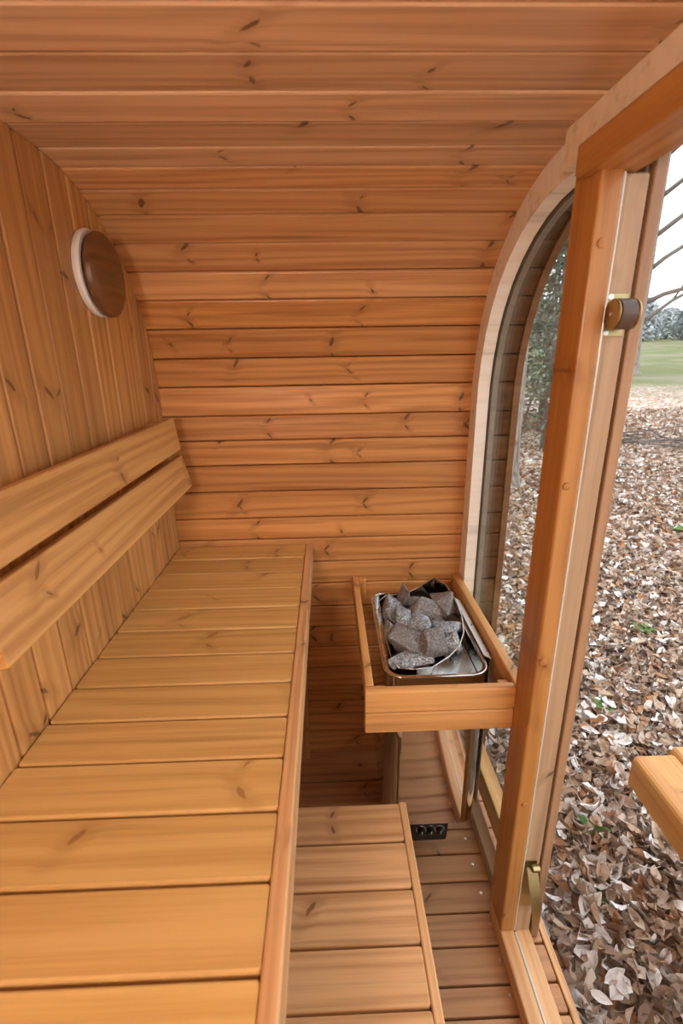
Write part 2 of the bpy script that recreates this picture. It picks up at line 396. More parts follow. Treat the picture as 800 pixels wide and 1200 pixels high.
S = lambda o, label, cat: tag(o, label, cat, None, 'structure')
SIDEX = [(1.84, -.09)] + SIDE[1:-1] + [(1.84, 1.735)]
wf = S(shell('wall_far', SIDEX, -.66, XO, -.034, -.05, M_SKIN), 'brown horizontal board side wall behind the bench end and heater', 'wall'); staves(wf, SIDE, W_STAVE)
TOP = CURVE + mir(CURVE)
TOPX = [(1.84, 1.70)] + TOP[1:-1] + [(2 * YC - 1.84, 1.70)]
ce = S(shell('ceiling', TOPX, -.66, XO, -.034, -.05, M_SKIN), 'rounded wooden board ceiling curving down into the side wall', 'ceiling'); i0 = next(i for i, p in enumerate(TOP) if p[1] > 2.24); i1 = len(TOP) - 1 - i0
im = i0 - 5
staves(ce, TOP[:im + 1], W_STAVE); staves(ce, TOP[im:i0 + 1], W_MID_HAZE); staves(ce, TOP[i0:i1 + 1], W_CEIL_HAZE); staves(ce, TOP[i1:len(TOP) - im], W_MID_HAZE); staves(ce, TOP[len(TOP) - 1 - im:], W_STAVE)
wn_ = S(shell('wall_near', mir(SIDEX), -.66, XO, -.034, -.05, M_SKIN), 'brown horizontal board side wall behind the viewer', 'wall'); staves(wn_, mir(SIDE), W_STAVE)

FULL = HALF + mir(HALF)
def topz(y):
    y = abs(y - YC) + YC
    for (a, za), (b, zb) in zip(HALF[:-1], HALF[1:]):
        if min(a, b) <= y <= max(a, b) and za > 1.6: return za + (zb - za) * ((y - a) / (b - a) if abs(b - a) > 1e-6 else 0)
    return 2.265
# back wall of upright boards
wl_ = S(obj('wall_left', mesh('wall_left', [(-.645, y, z) for y, z in offset(FULL, -.02)] + [(-.66, y, z) for y, z in offset(FULL, -.02)], [tuple(range(len(FULL))), tuple(range(len(FULL), 2 * len(FULL)))[::-1]], M_SKIN)), 'wall of upright brown boards behind the bench and backrest', 'wall')
k0 = -15
ys = [.763 + .1007 * k for k in range(k0, 11)]; ys = [-.775] + [y for y in ys if -.74 < y < 1.8] + [1.838]
for a, b in zip(ys[:-1], ys[1:]):
    z1 = max(topz(a), topz(b), topz((a + b) / 2)); yc = (a + b) / 2
    o = plank('board', (XL - .014 + random.uniform(-.001, .001), yc, z1 / 2), (0, 0, 1), (1, 0, 0), z1, b - a - .003, .028, W_BACK, wl_, c=.0055, cb=.001)
    if z1 - min(topz(a), topz(b)) > .0005:                # top end cut to the curve of the ceiling
        o.data = o.data.copy()
        for v in o.data.vertices:
            if v.co.x > 0: v.co.x -= z1 - topz(yc - v.co.y)

# floor of slats
fl = S(obj('floor', mesh('floor', [(-.64, -.78, -.05), (.66, -.78, -.05), (.66, 1.84, -.05), (-.64, 1.84, -.05), (-.64, -.78, -.07), (.66, -.78, -.07), (.66, 1.84, -.07), (-.64, 1.84, -.07)],
     [(0, 1, 2, 3), (7, 6, 5, 4), (0, 4, 5, 1), (1, 5, 6, 2), (2, 6, 7, 3), (3, 7, 4, 0)], M_SKIN)), 'brown slatted wooden floor below the footstep bench', 'floor')
fy = [1.838, 1.666, 1.54, 1.417, 1.317, 1.216, 1.115, 1.017, .916, .842]; y = .742
while y > -.76: fy.append(y); y -= .1
fy.append(-.775)
for a, b in zip(fy[:-1], fy[1:]):
    sl = plank('slat', (.0095, (a + b) / 2, -.014), (1, 0, 0), (0, 0, 1), 1.301, a - b - .007, .028, W_FLOOR, fl, c=.003)
    if a - b > .06: lathe('screw', [(.0008, -.004), (.0055, -.004), (.0055, .0006), (.003, .0012), (.0005, .0008)], M_SCREW, sl, Matrix.Translation((.505, (a + b) / 2 + .01, .0)), 14)
S(box('trim_1', .664, .686, -.775, 1.835, -.06, .002, W_STEP, None, 'y'), 'thin wooden edge strip along the outer end of the floor', 'trim')
t2 = S(shell('trim_2', FULL, .702, XO + .006, -.034, .010, W_RING), 'dark brown board eave ringing the outside of the glazed front', 'trim')
staves(t2, FULL, W_EAVE, .601, .7015, 'eave_board')

# ---------------------------------------------------------------- glazed front wall
wr = S(shell('wall_right', FULL, XF + .002, XF + .028, -.002, .020, W_PLY), 'rounded plywood arch of the glazed front wall', 'wall')
def part_pts(y_lo, y_hi, zmin, pts):
    return [p for p in pts if y_lo <= p[0] <= y_hi and p[1] >= zmin]
far_arc = [p for p in HALF if p[0] >= 1.19 and p[1] >= 0]
shell('frame_segment', far_arc + [(1.19, 2.265)], XF, XF + .042, -.001, .075, W_PLYPALE, wr)
shell('frame_segment', [(1.19, 2.265), (1.034, 2.265), (.8, 2.265), (.53, 2.265), (.2, 2.265), (-.13, 2.265)], XF - .030, XF + .042, -.001, .075, W_PLY, wr)
shell('frame_segment', mir(far_arc + [(1.19, 2.265)]), XF, XF + .042, -.001, .075, W_PLYPALE, wr)

def pane_mesh(pts, x, t, ylo):
    ins = [p for p in offset(pts, .055) if p[1] >= .17]
    ins = [(ins[0][0], .17)] + ins + [(ylo, ins[-1][1]), (ylo, .17)]
    n = len(ins); V = [(x, a, b) for a, b in ins] + [(x + t, a, b) for a, b in ins]
    F = [tuple(range(n)), tuple(range(n, 2 * n))[::-1]] + [(i, (i + 1) % n, n + (i + 1) % n, n + i) for i in range(n)]
    return V, F
for i, sgn in ((1, 1), (2, -1)):
    fy_ = (lambda y: y) if sgn == 1 else (lambda y: 2 * YC - y)
    wdw = thing('window_%d' % i, 'tall curved side window beside the door, leaves seen through it' if i == 1 else 'tall curved side window nearest the viewer', 'window', (XF, fy_(1.5), 0), kind='structure')
    V, F = pane_mesh([p for p in HALF if p[0] >= 1.13], .588, .006, 1.11)
    V = [(x, fy_(y), z) for x, y, z in V]
    me = mesh('pane', V, F, M_GLASS); b = bmesh.new(); b.from_mesh(me); bmesh.ops.recalc_face_normals(b, faces=b.faces); b.to_mesh(me); b.free()
    obj('pane', me, wdw)
    arc = [p for p in HALF if p[0] >= 1.13 and p[1] >= .1]
    shell('glazing_bead', arc if sgn == 1 else mir(arc), .5945, .614, .0, .083, W_BEAD, wdw)
    a, b_ = sorted((fy_(1.12), fy_(1.776)))
    box('sill', XF, .59, a, b_, 0.001, .062, W_JAMB, wdw, 'y')
    box('bottom_rail', .5945, .648, a, b_, .085, .197, W_RAIL, wdw, 'y')

dr = thing('door_1', 'open doorway with orange-brown wooden posts, header and threshold', 'doorway', (XF, YC, 0), kind='structure')
for sgn in (1, -1):
    fy_ = (lambda y: y) if sgn == 1 else (lambda y: 2 * YC - y)
    def vb(name, x0, x1, y0, y1, z0, z1, mat, c=.003):
        a, b = sorted((fy_(y0), fy_(y1))); return box(name, x0, x1, a, b, z0, z1, mat, dr, 'z', c=c)
    p = vb('post', .513, .557, 1.015, 1.12, .066, 2.20, W_POST, .005)
    vb('seal', .5575, .5625, 1.018, 1.06, .062, 2.14, M_SEAL, .002)
    vb('jamb', .563, .612, 1.027, 1.12, .05, 2.14, W_JAMB)
    vb('jamb_groove', .6125, .622, 1.045, 1.11, .003, 2.16, W_BEAD)
    vb('casing', .6225, .648, 1.032, 1.12, .003, 2.18, W_CASE)
    for x, z in ((.531, 2.021), (.528, 1.54), (.529, 1.079), (.533, .602), (.525, .141)):
        M = frame((x, fy_(1.015), z), (1, 0, 0), (0, -sgn, 0))
        lathe('wood_plug', [(.0092, -.004), (.0092, .0015), (.008, .0032), (.004, .0042), (.0005, .0045)], W_POST, p, M, 20)
n0, n1 = 2 * YC - 1.015, 1.015
box('header', .487, .59, n0 - .05, n1 + .052, 2.141, 2.197, W_POST, dr, 'y', c=.005)
box('threshold', .513, .557, n0 - .1, n1 + .1, .001, .066, W_STEP, dr, 'y', c=.004)
box('threshold_seal', .5575, .565, n0, n1, .03, .066, M_SEAL, dr, 'y', c=.002)
box('threshold_step', .5655, .615, n0 - .09, n1 + .09, .001, .048, W_STEP, dr, 'y', c=.004)
# roller catch at the top of the far post, strike below
cat = box('roller_catch', .5625, .604, 1.0225, 1.0268, 1.853, 1.932, M_BRASS, dr, 'z', c=.001)
def cyl_between(name, a, b, r, mat, parent, n=32, bev=.002):
    a = Vector(a); b = Vector(b); L = (b - a).length
    return lathe(name, [(r - bev, 0), (r, bev), (r, L - bev), (r - bev, L)], mat, parent, frame(a, (b - a).cross(Vector((.1, .2, .97))), b - a), n)
cyl_between('roller', (.565, .995, 1.893), (.598, .995, 1.893), .0285, M_ROLLER, cat)
cyl_between('cheek', (.559, .995, 1.893), (.5645, .995, 1.893), .0285, M_BRASS, cat)
cyl_between('cheek', (.5985, .995, 1.893), (.604, .995, 1.893), .0285, M_BRASS, cat)
cyl_between('axle', (.557, .995, 1.893), (.559, .995, 1.893), .004, M_SCREW, cat, 14, .0005)
for z in (1.926, 1.860):
    lathe('screw', [(.0005, -.001), (.0055, -.001), (.0055, .001), (.002, .0016), (.0004, .001)], M_SCREW, cat, frame((.569, 1.0225, z), (1, 0, 0), (0, -1, 0)), 16)
st = box('strike_plate', .5625, .602, 1.0235, 1.0268, .17, .365, M_BRASS, dr, 'z', c=.001)
# curved brass spring leaf standing off the plate
V, F = [], []
for i in range(13):
    t = i / 12; z = .350 - .19 * t; d = .045 * math.sin(t * math.pi * .62) + .004
    w = .016 * (1 - .45 * t ** 3)
    for s_ in (-1, 1):
        for e in (0, .003): V.append((.584 + .014 * t + s_ * w, 1.022 - d - e, z))
for i in range(12):
    a = i * 4; b = a + 4
    F += [(a, a + 2, b + 2, b), (a + 1, b + 1, b + 3, a + 3), (a, b, b + 1, a + 1), (a + 2, a + 3, b + 3, b + 2)]
obj('spring', mesh('spring', V, F, M_BRASS, False), st)
cyl_between('pivot', (.580, 1.010, .352), (.604, 1.010, .352), .011, M_BRASS, st, 20)

# ---------------------------------------------------------------- upper bench
BZ = 1.086
be = thing('sauna_bench', 'long honey-coloured slatted bench along the upright-board wall', 'bench', (-.35, .53, 0))
by = [1.832, 1.70, 1.575, 1.45, 1.325, 1.203, 1.083, .965, .851, .739, .624, .508, .394, .278, .162, .046, -.07, -.186, -.302, -.418, -.534, -.65, -.766]
for a, b in zip(by[:-1], by[1:]):
    box('slat', -.612, -.1015, b + .003, a - .003, BZ - .028, BZ + random.uniform(-.0006, .0006), W_BENCH, be, 'x', c=.004)
box('front_rail', -.1005, -.073, -.766, 1.832, BZ - .085, BZ + .003, W_STEP, be, 'y', c=.004)
box('bearer', -.15, -.105, -.766, 1.832, BZ - .095, BZ - .029, W_BACK, be, 'y')
box('bearer', -.612, -.567, -.766, 1.832, BZ - .095, BZ - .029, W_BACK, be, 'y')
for y in (1.81, .53, -.74):
    box('leg', -.165, -.12, y - .02, y + .02, .001, BZ - .096, W_BACK, be, 'z')

# backrest
br = thing('backrest', 'two-board slanted wooden backrest above the long bench', 'backrest', (XL, 1.2, 1.37))
for (x0, z0), (x1, z1), ye0, ye1 in (((-.527, 1.508), (-.541, 1.621), .30, 1.722), ((-.500, 1.372), (-.527, 1.489), .645, 1.722)):
    d = Vector((x1 - x0, 0, z1 - z0)); n = Vector((d.z, 0, -d.x)).normalized()
    c = Vector(((x0 + x1) / 2, (ye0 + ye1) / 2, (z0 + z1) / 2)) - n * .013
    plank('board', c, (0, 1, 0), n, ye1 - ye0, d.length, .026, W_BACKREST, br, c=.004)
for y in (1.665, .72, .4):
    bb = bmesh.new()
    pr = [(XL + .001, 1.40), (-.534, 1.375), (-.571, 1.61), (XL + .001, 1.61)]
    vs = [bb.verts.new((x, yy, z)) for yy in (y - .016, y + .016) for x, z in pr]
    bb.faces.new(vs[:4][::-1]); bb.faces.new(vs[4:])
    for i in range(4): bb.faces.new((vs[i], vs[(i + 1) % 4], vs[4 + (i + 1) % 4], vs[4 + i]))
    blk = bm_obj('bracket', bb, W_BACK, br)
    lathe('screw', [(.0005, -.001), (.0045, -.001), (.0045, .001), (.0005, .0012)], M_SCREW, blk, frame((-.551, y, 1.497), (0, 1, 0), (1, 0, .157)), 14)

# ---------------------------------------------------------------- footstep bench
SZ = .55
sb = thing('step_bench', 'low slatted wooden footstep bench in front of the long bench', 'step', (-.1, .2, 0))
sy = [1.083, .963, .841, .721, .608, .49, .372, .254, .136, .018, -.1, -.218]
for a, b in zip(sy[:-1], sy[1:]):
    box('slat', -.50, .1845, b + .003, a - .003, SZ - .028, SZ + random.uniform(-.0006, .0006), W_STEP, sb, 'x', c=.004)
box('front_rail', .1855, .207, -.218, 1.083, SZ - .075, SZ + .002, W_STEP, sb, 'y', c=.004)
for x in (-.48, .14): box('bearer', x, x + .04, -.21, 1.075, SZ - .085, SZ - .029, W_FLOOR, sb, 'y')
for x in (-.48, .14):
    for y in (-.19, 1.03): box('leg', x, x + .04, y, y + .04, .001, SZ - .086, W_FLOOR, sb, 'z')

# ---------------------------------------------------------------- vent cover
ve = thing('wall_vent', 'round dark wooden vent cover with white rim on upright-board wall', 'vent', (XL, 1.42, 2.035))
VM = frame((XL, 1.425, 2.036), (0, 1, 0), (1, 0, 0))
lathe('rim', [(.09, .0005), (.1045, .001), (.1065, .005), (.1065, .013), (.103, .018), (.092, .018), (.09, .012)], M_WHITE, ve, VM, 48)
lathe('cover', [(.088, .0185), (.099, .022), (.104, .030), (.102, .040), (.092, .047), (.06, .051), (.001, .052)], M_COVER, ve, frame((XL, 1.432, 2.033), (0, 1, 0), (1, 0, 0)), 48)

# ---------------------------------------------------------------- heater guard
gd = thing('heater_guard', 'wooden rail guard boxed around the stone heater', 'guard rail', (.3, 1.45, .78))
box('side_rail', .089, .114, 1.136, 1.838, .862, .930, W_RAIL, gd, 'y', c=.004)
box('side_rail', .514, .5445, 1.122, 1.838, .790, .932, W_RAIL, gd, 'y', c=.004)
box('front_rail', .087, .5125, 1.106, 1.134, .857, .930, W_RAIL, gd, 'x', c=.005)
box('front_rail', .087, .5125, 1.106, 1.134, .786, .8555, W_RAIL, gd, 'x', c=.005)
bk = box('wall_block', .1155, .147, 1.812, 1.838, .81, .928, W_STAVE, gd, 'z')
lathe('screw', [(.0005, -.001), (.0045, -.001), (.0045, .001), (.0005, .0012)], M_SCREW, bk, frame((.13, 1.812, .905), (1, 0, 0), (0, -1, 0)), 14)
box('corner_block', .478, .5125, 1.136, 1.168, .79, .912, W_RAIL, gd, 'z')
box('corner_block', .1155, .15, 1.136, 1.168, .79, .905, W_RAIL, gd, 'z')

# ---------------------------------------------------------------- heater
def rrect(x0, x1, y0, y1, r, n=7):
    P = []
    for cx, cy, a0 in ((x1 - r, y1 - r, 0), (x0 + r, y1 - r, 90), (x0 + r, y0 + r, 180), (x1 - r, y0 + r, 270)):
        for k in range(n + 1):
            a = R(a0 + 90 * k / n); P.append((cx + r * math.cos(a), cy + r * math.sin(a)))
    return P
def loft(name, rings, mat, parent, cap0=True, cap1=True, smooth=True, closed_ring=False):
    n = len(rings[0]); V = [p for r_ in rings for p in r_]; F = []
    for i in range(len(rings) - 1):
        for k in range(n):
            a = i * n + k; b = i * n + (k + 1) % n; F.append((a, b, b + n, a + n))
    if cap0: F.append(tuple(range(n))[::-1])
    if cap1: F.append(tuple((len(rings) - 1) * n + k for k in range(n)))
    me = mesh(name, V, F, mat); b = bmesh.new(); b.from_mesh(me); bmesh.ops.recalc_face_normals(b, faces=b.faces)
    for f in b.faces: f.smooth = smooth and len(f.verts) == 4
    for e in b.edges:
        if len(e.link_faces) == 2 and e.calc_face_angle(0) > .7: e.smooth = False
    b.to_mesh(me); b.free(); return obj(name, me, parent)
HZ0, HZ1 = .30, .90
ht = thing('sauna_heater', 'polished steel electric sauna heater filled with grey stones', 'heater', (.32, 1.47, 0))
o_ = rrect(.160, .474, 1.207, 1.735, .055); i_ = rrect(.168, .466, 1.215, 1.727, .048)
body = loft('body', [[(x, y, HZ0) for x, y in o_], [(x, y, HZ1) for x, y in o_], [(x, y, HZ1) for x, y in i_], [(x, y, .80) for x, y in i_]], M_STEEL, ht, True, True)
V, F = [], []
rim = rrect(.158, .476, 1.205, 1.737, .056, 9)
path = [((x, y, HZ1), .0042) for x, y in rim] + [((rim[0][0], rim[0][1], HZ1), .0042)]
V, F = tube_rings([path], 8); obj('rim_bead', mesh('rim_bead', V, F, M_STEEL, True), body)
# inner stone liner: a bent sheet, its right-hand wing rising at the back
lp = [(.205, 1.247, .902), (.188, 1.275, .902), (.181, 1.40, .902), (.181, 1.55, .902), (.185, 1.67, .902), (.215, 1.706, .906), (.30, 1.708, .912), (.355, 1.705, .945), (.405, 1.69, .988), (.435, 1.63, .985), (.452, 1.55, .965), (.455, 1.47, .945), (.444, 1.40, .925), (.415, 1.34, .912), (.37, 1.295, .905), (.305, 1.246, .902), (.25, 1.240, .902)]
cx, cy = .315, 1.475
inn = [(x + (cx - x) * .012, y + (cy - y) * .012, z) for x, y, z in lp]
n = len(lp)
loft('stone_liner', [[(x, y, .80) for x, y, z in lp], lp, inn, [(x, y, .80) for x, y, z in inn]], M_STEEL, ht, False, False, True)
V, F = tube_rings([[(Vector(p), .0022) for p in lp] + [(Vector(lp[0]), .0022)]], 6); obj('liner_edge', mesh('liner_edge', V, F, M_STEELB, True), ht)
loft('deflector', [[(x, y, .835) for x, y in rrect(.17, .464, 1.217, 1.725, .046)], [(x, y, .838) for x, y in rrect(.17, .464, 1.217, 1.725, .046)]], M_STEELB, ht)
loft('pedestal', [[(x, y, .001) for x, y in rrect(.23, .44, 1.42, 1.68, .02)], [(x, y, HZ0 + .002) for x, y in rrect(.23, .44, 1.42, 1.68, .02)]], M_DARKSTEEL, ht)
pn = loft('control_box', [[(x, y, .115) for x, y in rrect(.272, .405, 1.29, 1.43, .012)], [(x, y, .225) for x, y in rrect(.268, .409, 1.286, 1.43, .012)], [(x, y, .235) for x, y in rrect(.272, .405, 1.29, 1.43, .012)]], M_BLACK, ht)
loft('control_neck', [[(x, y, .232) for x, y in rrect(.26, .43, 1.27, 1.46, .01)], [(x, y, HZ0 + .001) for x, y in rrect(.24, .45, 1.25, 1.46, .01)]], M_DARKSTEEL, ht)
for x in (.306, .340, .374):
    kn = cyl_between('knob', (x, 1.289, .172), (x, 1.268, .170), .0145, M_BLACK, pn, 24, .003)
    cyl_between('pointer', (x, 1.268, .172), (x, 1.2665, .184), .0012, M_WHITE, kn, 8, .0003)
    cyl_between('dial_ring', (x, 1.2895, .172), (x, 1.2865, .172), .0185, M_STEELB, pn, 28, .0006)

# steel heat shield between heater and window
hs = thing('heat_shield', 'thin upright steel heat shield between the heater and glass', 'heat shield', (.5, 1.47, 0))
box('plate', .498, .5025, 1.286, 1.66, .29, .903, M_STEELB, hs, 'z', c=.001)
plank('top_hem', (.490, 1.472, .9065), (0, 1, 0), (.5, -.08, .86), .376, .030, .003, M_ALU, hs, c=.0008)
for y in (1.33, 1.60): box('mount', .5028, .5135, y - .012, y + .012, .82, .87, M_DARKSTEEL, hs, 'z', c=.001)
lathe('rivet', [(.0005, -.001), (.004, -.001), (.003, .0015), (.0005, .002)], M_DARKSTEEL, hs, Matrix.Translation((.4915, 1.47, .9078)), 12)

# stones
def stone_mesh(seed, sx, sy_, sz):
    rr = random.Random(seed); b = bmesh.new()
    for _ in range(11):
        v = Vector((rr.gauss(0, 1), rr.gauss(0, 1), rr.gauss(0, 1))).normalized(); s = rr.uniform(.9, 1.22)
        b.verts.new((v.x * sx * s, v.y * sy_ * s, v.z * sz * s))
    r_ = bmesh.ops.convex_hull(b, input=b.verts)
    bmesh.ops.delete(b, geom=[v for v in b.verts if not v.link_faces], context='VERTS')
    bmesh.ops.bevel(b, geom=list(b.edges), offset=.0035, segments=1, affect='EDGES', clamp_overlap=True)
    bmesh.ops.triangulate(b, faces=b.faces); bmesh.ops.subdivide_edges(b, edges=[e for e in b.edges if e.calc_length() > .02], cuts=1)
    for v in b.verts:
        d = noise.noise_vector(v.co * 45 + Vector((seed, 0, 0))) * .0016; v.co += d
    me = bpy.data.meshes.new('stone'); bmesh.ops.recalc_face_normals(b, faces=b.faces); b.to_mesh(me); b.free(); me.materials.append(M_STONE); return me
STN = [(.222, 1.625, .895, .046, .052, .042, 'pale grey stone at the back left corner of the heater'),
       (.282, 1.665, .925, .030, .034, .055, 'small upright pointed dark stone at the back of the heater'),
       (.335, 1.545, .915, .068, .068, .055, 'largest speckled grey stone in the middle of the heater'),
       (.222, 1.535, .905, .040, .050, .045, 'mid-grey stone against the left side of the heater'),
       (.252, 1.495, .928, .030, .066, .040, 'long narrow pale stone leaning left of the middle'),
       (.290, 1.435, .935, .042, .046, .040, 'small bright grey stone at the centre of the pile'),
       (.238, 1.362, .915, .062, .072, .060, 'big grey wedge stone at the front left of the heater'),
       (.258, 1.288, .900, .066, .040, .042, 'flat pale speckled stone at the front edge of the heater'),
       (.335, 1.335, .918, .055, .058, .060, 'angular two-toned stone at the front right of the pile'),
       (.392, 1.430, .915, .060, .045, .038, 'brownish wide stone right of the centre of the pile'),
       (.412, 1.580, .930, .040, .078, .060, 'tall brown stone against the raised back steel wing'),
       (.402, 1.372, .880, .038, .052, .055, 'dark brown stone low inside the right steel wing'),
       (.365, 1.488, .890, .045, .040, .040, 'dark shaded stone tucked behind the brown wide stone'),
       (.205, 1.462, .885, .032, .045, .045, 'small dark stone wedged at the left steel rim'),
       (.330, 1.640, .885, .045, .040, .045, 'half-hidden grey stone behind the largest stone'),
       (.300, 1.500, .872, .050, .050, .036, 'buried grey stone under the pale middle stones'),
       (.225, 1.290, .868, .036, .040, .034, 'buried dark stone under the front left wedge stone')]
for i, (x, y, z, a, b_, c, lab) in enumerate(STN):
    o = obj('heater_stone', stone_mesh(i + 3, a * 1.14, b_ * 1.14, c * 1.1), None, Matrix.Translation((x, y, z)) @ Matrix.Rotation(i * 1.3, 4, 'Z') @ Matrix.Rotation(.3 * math.sin(i * 2.1), 4, 'X'))
    # keep the bulk footprint as given: undo the yaw on the mesh
    o.data.transform(Matrix.Rotation(-i * 1.3, 4, 'Z')); tag(o, lab, 'stone', 'stones in the heater')

# ---------------------------------------------------------------- glowing globe added behind the viewer, fill in place of bounced flash
M_FILL = NT('fill_globe_glow'); M_FILL.b.inputs['Base Color'].default_value = (.9, .88, .85, 1); M_FILL.b.inputs['Emission Color'].default_value = (1, .98, .95, 1); M_FILL.b.inputs['Emission Strength'].default_value = FILL_GLOW; M_FILL = M_FILL.m
lm = thing('fill_globe', 'glowing globe added on the wall behind the viewer as fill for bounced flash', 'lamp', (-.36, -.74, 1.92))
LMX = frame((-.36, -.752, 1.94), (1, 0, 0), (0, 1, -.25))
lathe('base', [(.055, 0), (.06, .006), (.06, .03), (.05, .04)], W_POST, lm, LMX, 32)
lathe('globe', [(.045, .04)] + [(.11 * math.sin(a), .135 - .11 * math.cos(a)) for a in np.linspace(.43, math.pi - .02, 18)], M_FILL, lm, LMX, 40)

# ---------------------------------------------------------------- outdoors: ground
GZ = -.25
def gz(x, y):
    d = np.hypot(x, y)
    return GZ + np.maximum(d - 8, 0) * .039 * np.clip((d - 8) / 8, 0, 1) + .035 * np.sin(x * .9 + 1.3) * np.cos(y * .8) * np.clip((d - 1.5) / 3, 0, 1)
u = np.linspace(-1, 1, 141); ax = np.sinh(u * 5.2) / np.sinh(5.2) * 170
X, Y = np.meshgrid(ax, ax, indexing='ij'); Z = gz(X, Y)
N = len(ax); V = np.stack([X.ravel(), Y.ravel(), Z.ravel()], 1)
idx = np.arange(N * N).reshape(N, N)
F = np.stack([idx[:-1, :-1].ravel(), idx[1:, :-1].ravel(), idx[1:, 1:].ravel(), idx[:-1, 1:].ravel()], 1)
gr = obj('ground', mesh('ground', V.tolist(), F.tolist(), M_GROUND, True)); S(gr, 'leaf-strewn ground running out to a green field', 'ground')

# ---------------------------------------------------------------- leaf litter
def leaf_shape(kind, r_):
    """midrib of 5 stations along X with half widths; unit length; returns verts (fold + curl) and tris"""
    st = np.array([-.5, -.28, 0, .27, .5])
    hw = {0: [.02, .15, .20, .12, .0], 1: [.03, .22, .29, .22, .03], 2: [.05, .30, .17, .24, .02], 3: [.012, .03, .034, .026, .004]}[kind]
    fold = r_.uniform(.15, 1.4); curl = r_.uniform(-1.1, 1.9); tw = r_.uniform(-.9, .9)
    V = []
    for s_, h in zip(st, hw):
        zc = curl * (s_ ** 2) * .9 - .05
        for q in (-1, 0, 1):
            V.append((s_ + (.06 if q and kind == 2 else 0), q * h, zc + abs(q) * h * fold + q * h * tw * s_ * 2 + r_.uniform(-.035, .035)))
    F = []
    for i in range(4):
        a = i * 3
        for q in (0, 1): F += [(a + q, a + 3 + q, a + 4 + q), (a + q, a + 4 + q, a + 1 + q)]
    return np.array(V), np.array(F)
shapes = [leaf_shape((0, 1, 2, 0, 3)[k % 5], np.random.default_rng(50 + k)) for k in range(15)]
def scatter(n, x0, x1, y0, y1):
    return rng.uniform(x0, x1, n), rng.uniform(y0, y1, n)
px, py = [], []
for n, x0, x1, y0, y1 in ((19000, .74, 3.2, -.6, 4.5), (30000, .74, 6.5, .2, 8.5), (26000, .74, 12, 1.5, 14), (2500, -.2, .95, 1.95, 4.5)):
    a, b_ = scatter(n, x0, x1, y0, y1); px.append(a); py.append(b_)
px = np.concatenate(px); py = np.concatenate(py)
thin = rng.uniform(0, 1, len(px)); patch = np.sin(px * 2.1 + 1) * np.sin(py * 1.7 + px * .6)
keep = thin < .80 + .25 * patch; px, py = px[keep], py[keep]
n = len(px)
size = rng.uniform(.04, .10, n) * np.where(np.hypot(px, py) > 5, 1.2, 1.0)
yaw = rng.uniform(0, 2 * math.pi, n); t1 = rng.normal(0, .6, n); t2 = rng.normal(0, .6, n)
pz = gz(px, py) + rng.uniform(.008, .05, n)
sid = rng.integers(0, len(shapes), n)
# the 300 that show largest right of the door post become single leaves
CMn = np.array(CM); q = (np.stack([px, py, pz], 1) - np.array(CAM)) @ CMn
dep = -q[:, 2]; uu = 400 + 562 * q[:, 0] / dep; vv = 600 - 562 * q[:, 1] / dep
vis = (dep > 0) & (uu < 800) & (vv < 1200) & (uu > 800 - .165 * (vv - 180)) & (vv > 480) & ~((px > 1.03) & (px < 1.9) & (uu > 735) & (vv > 865))
score = np.where(vis & (sid % 5 != 4), size / np.maximum(dep, .1) * (1 + 6 * (pz - gz(px, py))), 0)
best = np.argsort(-score)[:300]; single = np.zeros(n, bool); single[best] = True
pz[single] += .014
def rotm(i):
    return Matrix.Rotation(yaw[i], 4, 'Z') @ Matrix.Rotation(t1[i], 4, 'X') @ Matrix.Rotation(t2[i], 4, 'Y')
leafme = [mesh('fallen_leaf', (v).tolist(), f.tolist(), M_LEAF, False) for v, f in shapes]
for i in best:
    o = obj('fallen_leaf', leafme[sid[i]], None, Matrix.Translation((px[i], py[i], pz[i])) @ rotm(i) @ Matrix.Scale(size[i], 4))
    tag(o, 'dry curled leaf lying loose on the leaf litter right of the door post', 'leaf', 'loose leaves on top of the litter nearest the doorway')
vb_, fb_, off = [], [], 0
cz, sz = np.cos(yaw), np.sin(yaw)
for k, (sv, sf) in enumerate(shapes):
    ii = np.where((sid == k) & ~single)[0]; m = len(ii)
    if not m: continue
    L = sv[None] * size[ii, None, None]
    x, y, z = L[..., 0], L[..., 1], L[..., 2]
    c2, s2 = np.cos(t2[ii])[:, None], np.sin(t2[ii])[:, None]; x, z = c2 * x + s2 * z, -s2 * x + c2 * z
    c1, s1 = np.cos(t1[ii])[:, None], np.sin(t1[ii])[:, None]; y, z = c1 * y - s1 * z, s1 * y + c1 * z
    c0, s0 = cz[ii][:, None], sz[ii][:, None]; x, y = c0 * x - s0 * y, s0 * x + c0 * y
    vb_.append(np.stack([x + px[ii, None], y + py[ii, None], z + pz[ii, None]], -1).reshape(-1, 3))
    fb_.append((sf[None] + (np.arange(m) * len(sv))[:, None, None]).reshape(-1, 3) + off); off += m * len(sv)
VV = np.concatenate(vb_); FF = np.concatenate(fb_)
me = bpy.data.meshes.new('leaf_litter'); me.vertices.add(len(VV)); me.vertices.foreach_set('co', VV.ravel())
me.loops.add(FF.size); me.loops.foreach_set('vertex_index', FF.ravel().astype(np.int32)); me.polygons.add(len(FF))
me.polygons.foreach_set('loop_start', np.arange(0, FF.size, 3, dtype=np.int32)); me.update(calc_edges=True); me.materials.append(M_LEAF)
tag(obj('leaf_litter', me), 'deep litter of brown, tan and pale dry leaves covering the ground', 'leaf litter', None, 'stuff')

def G(x, y): return float(gz(np.array(x), np.array(y)))
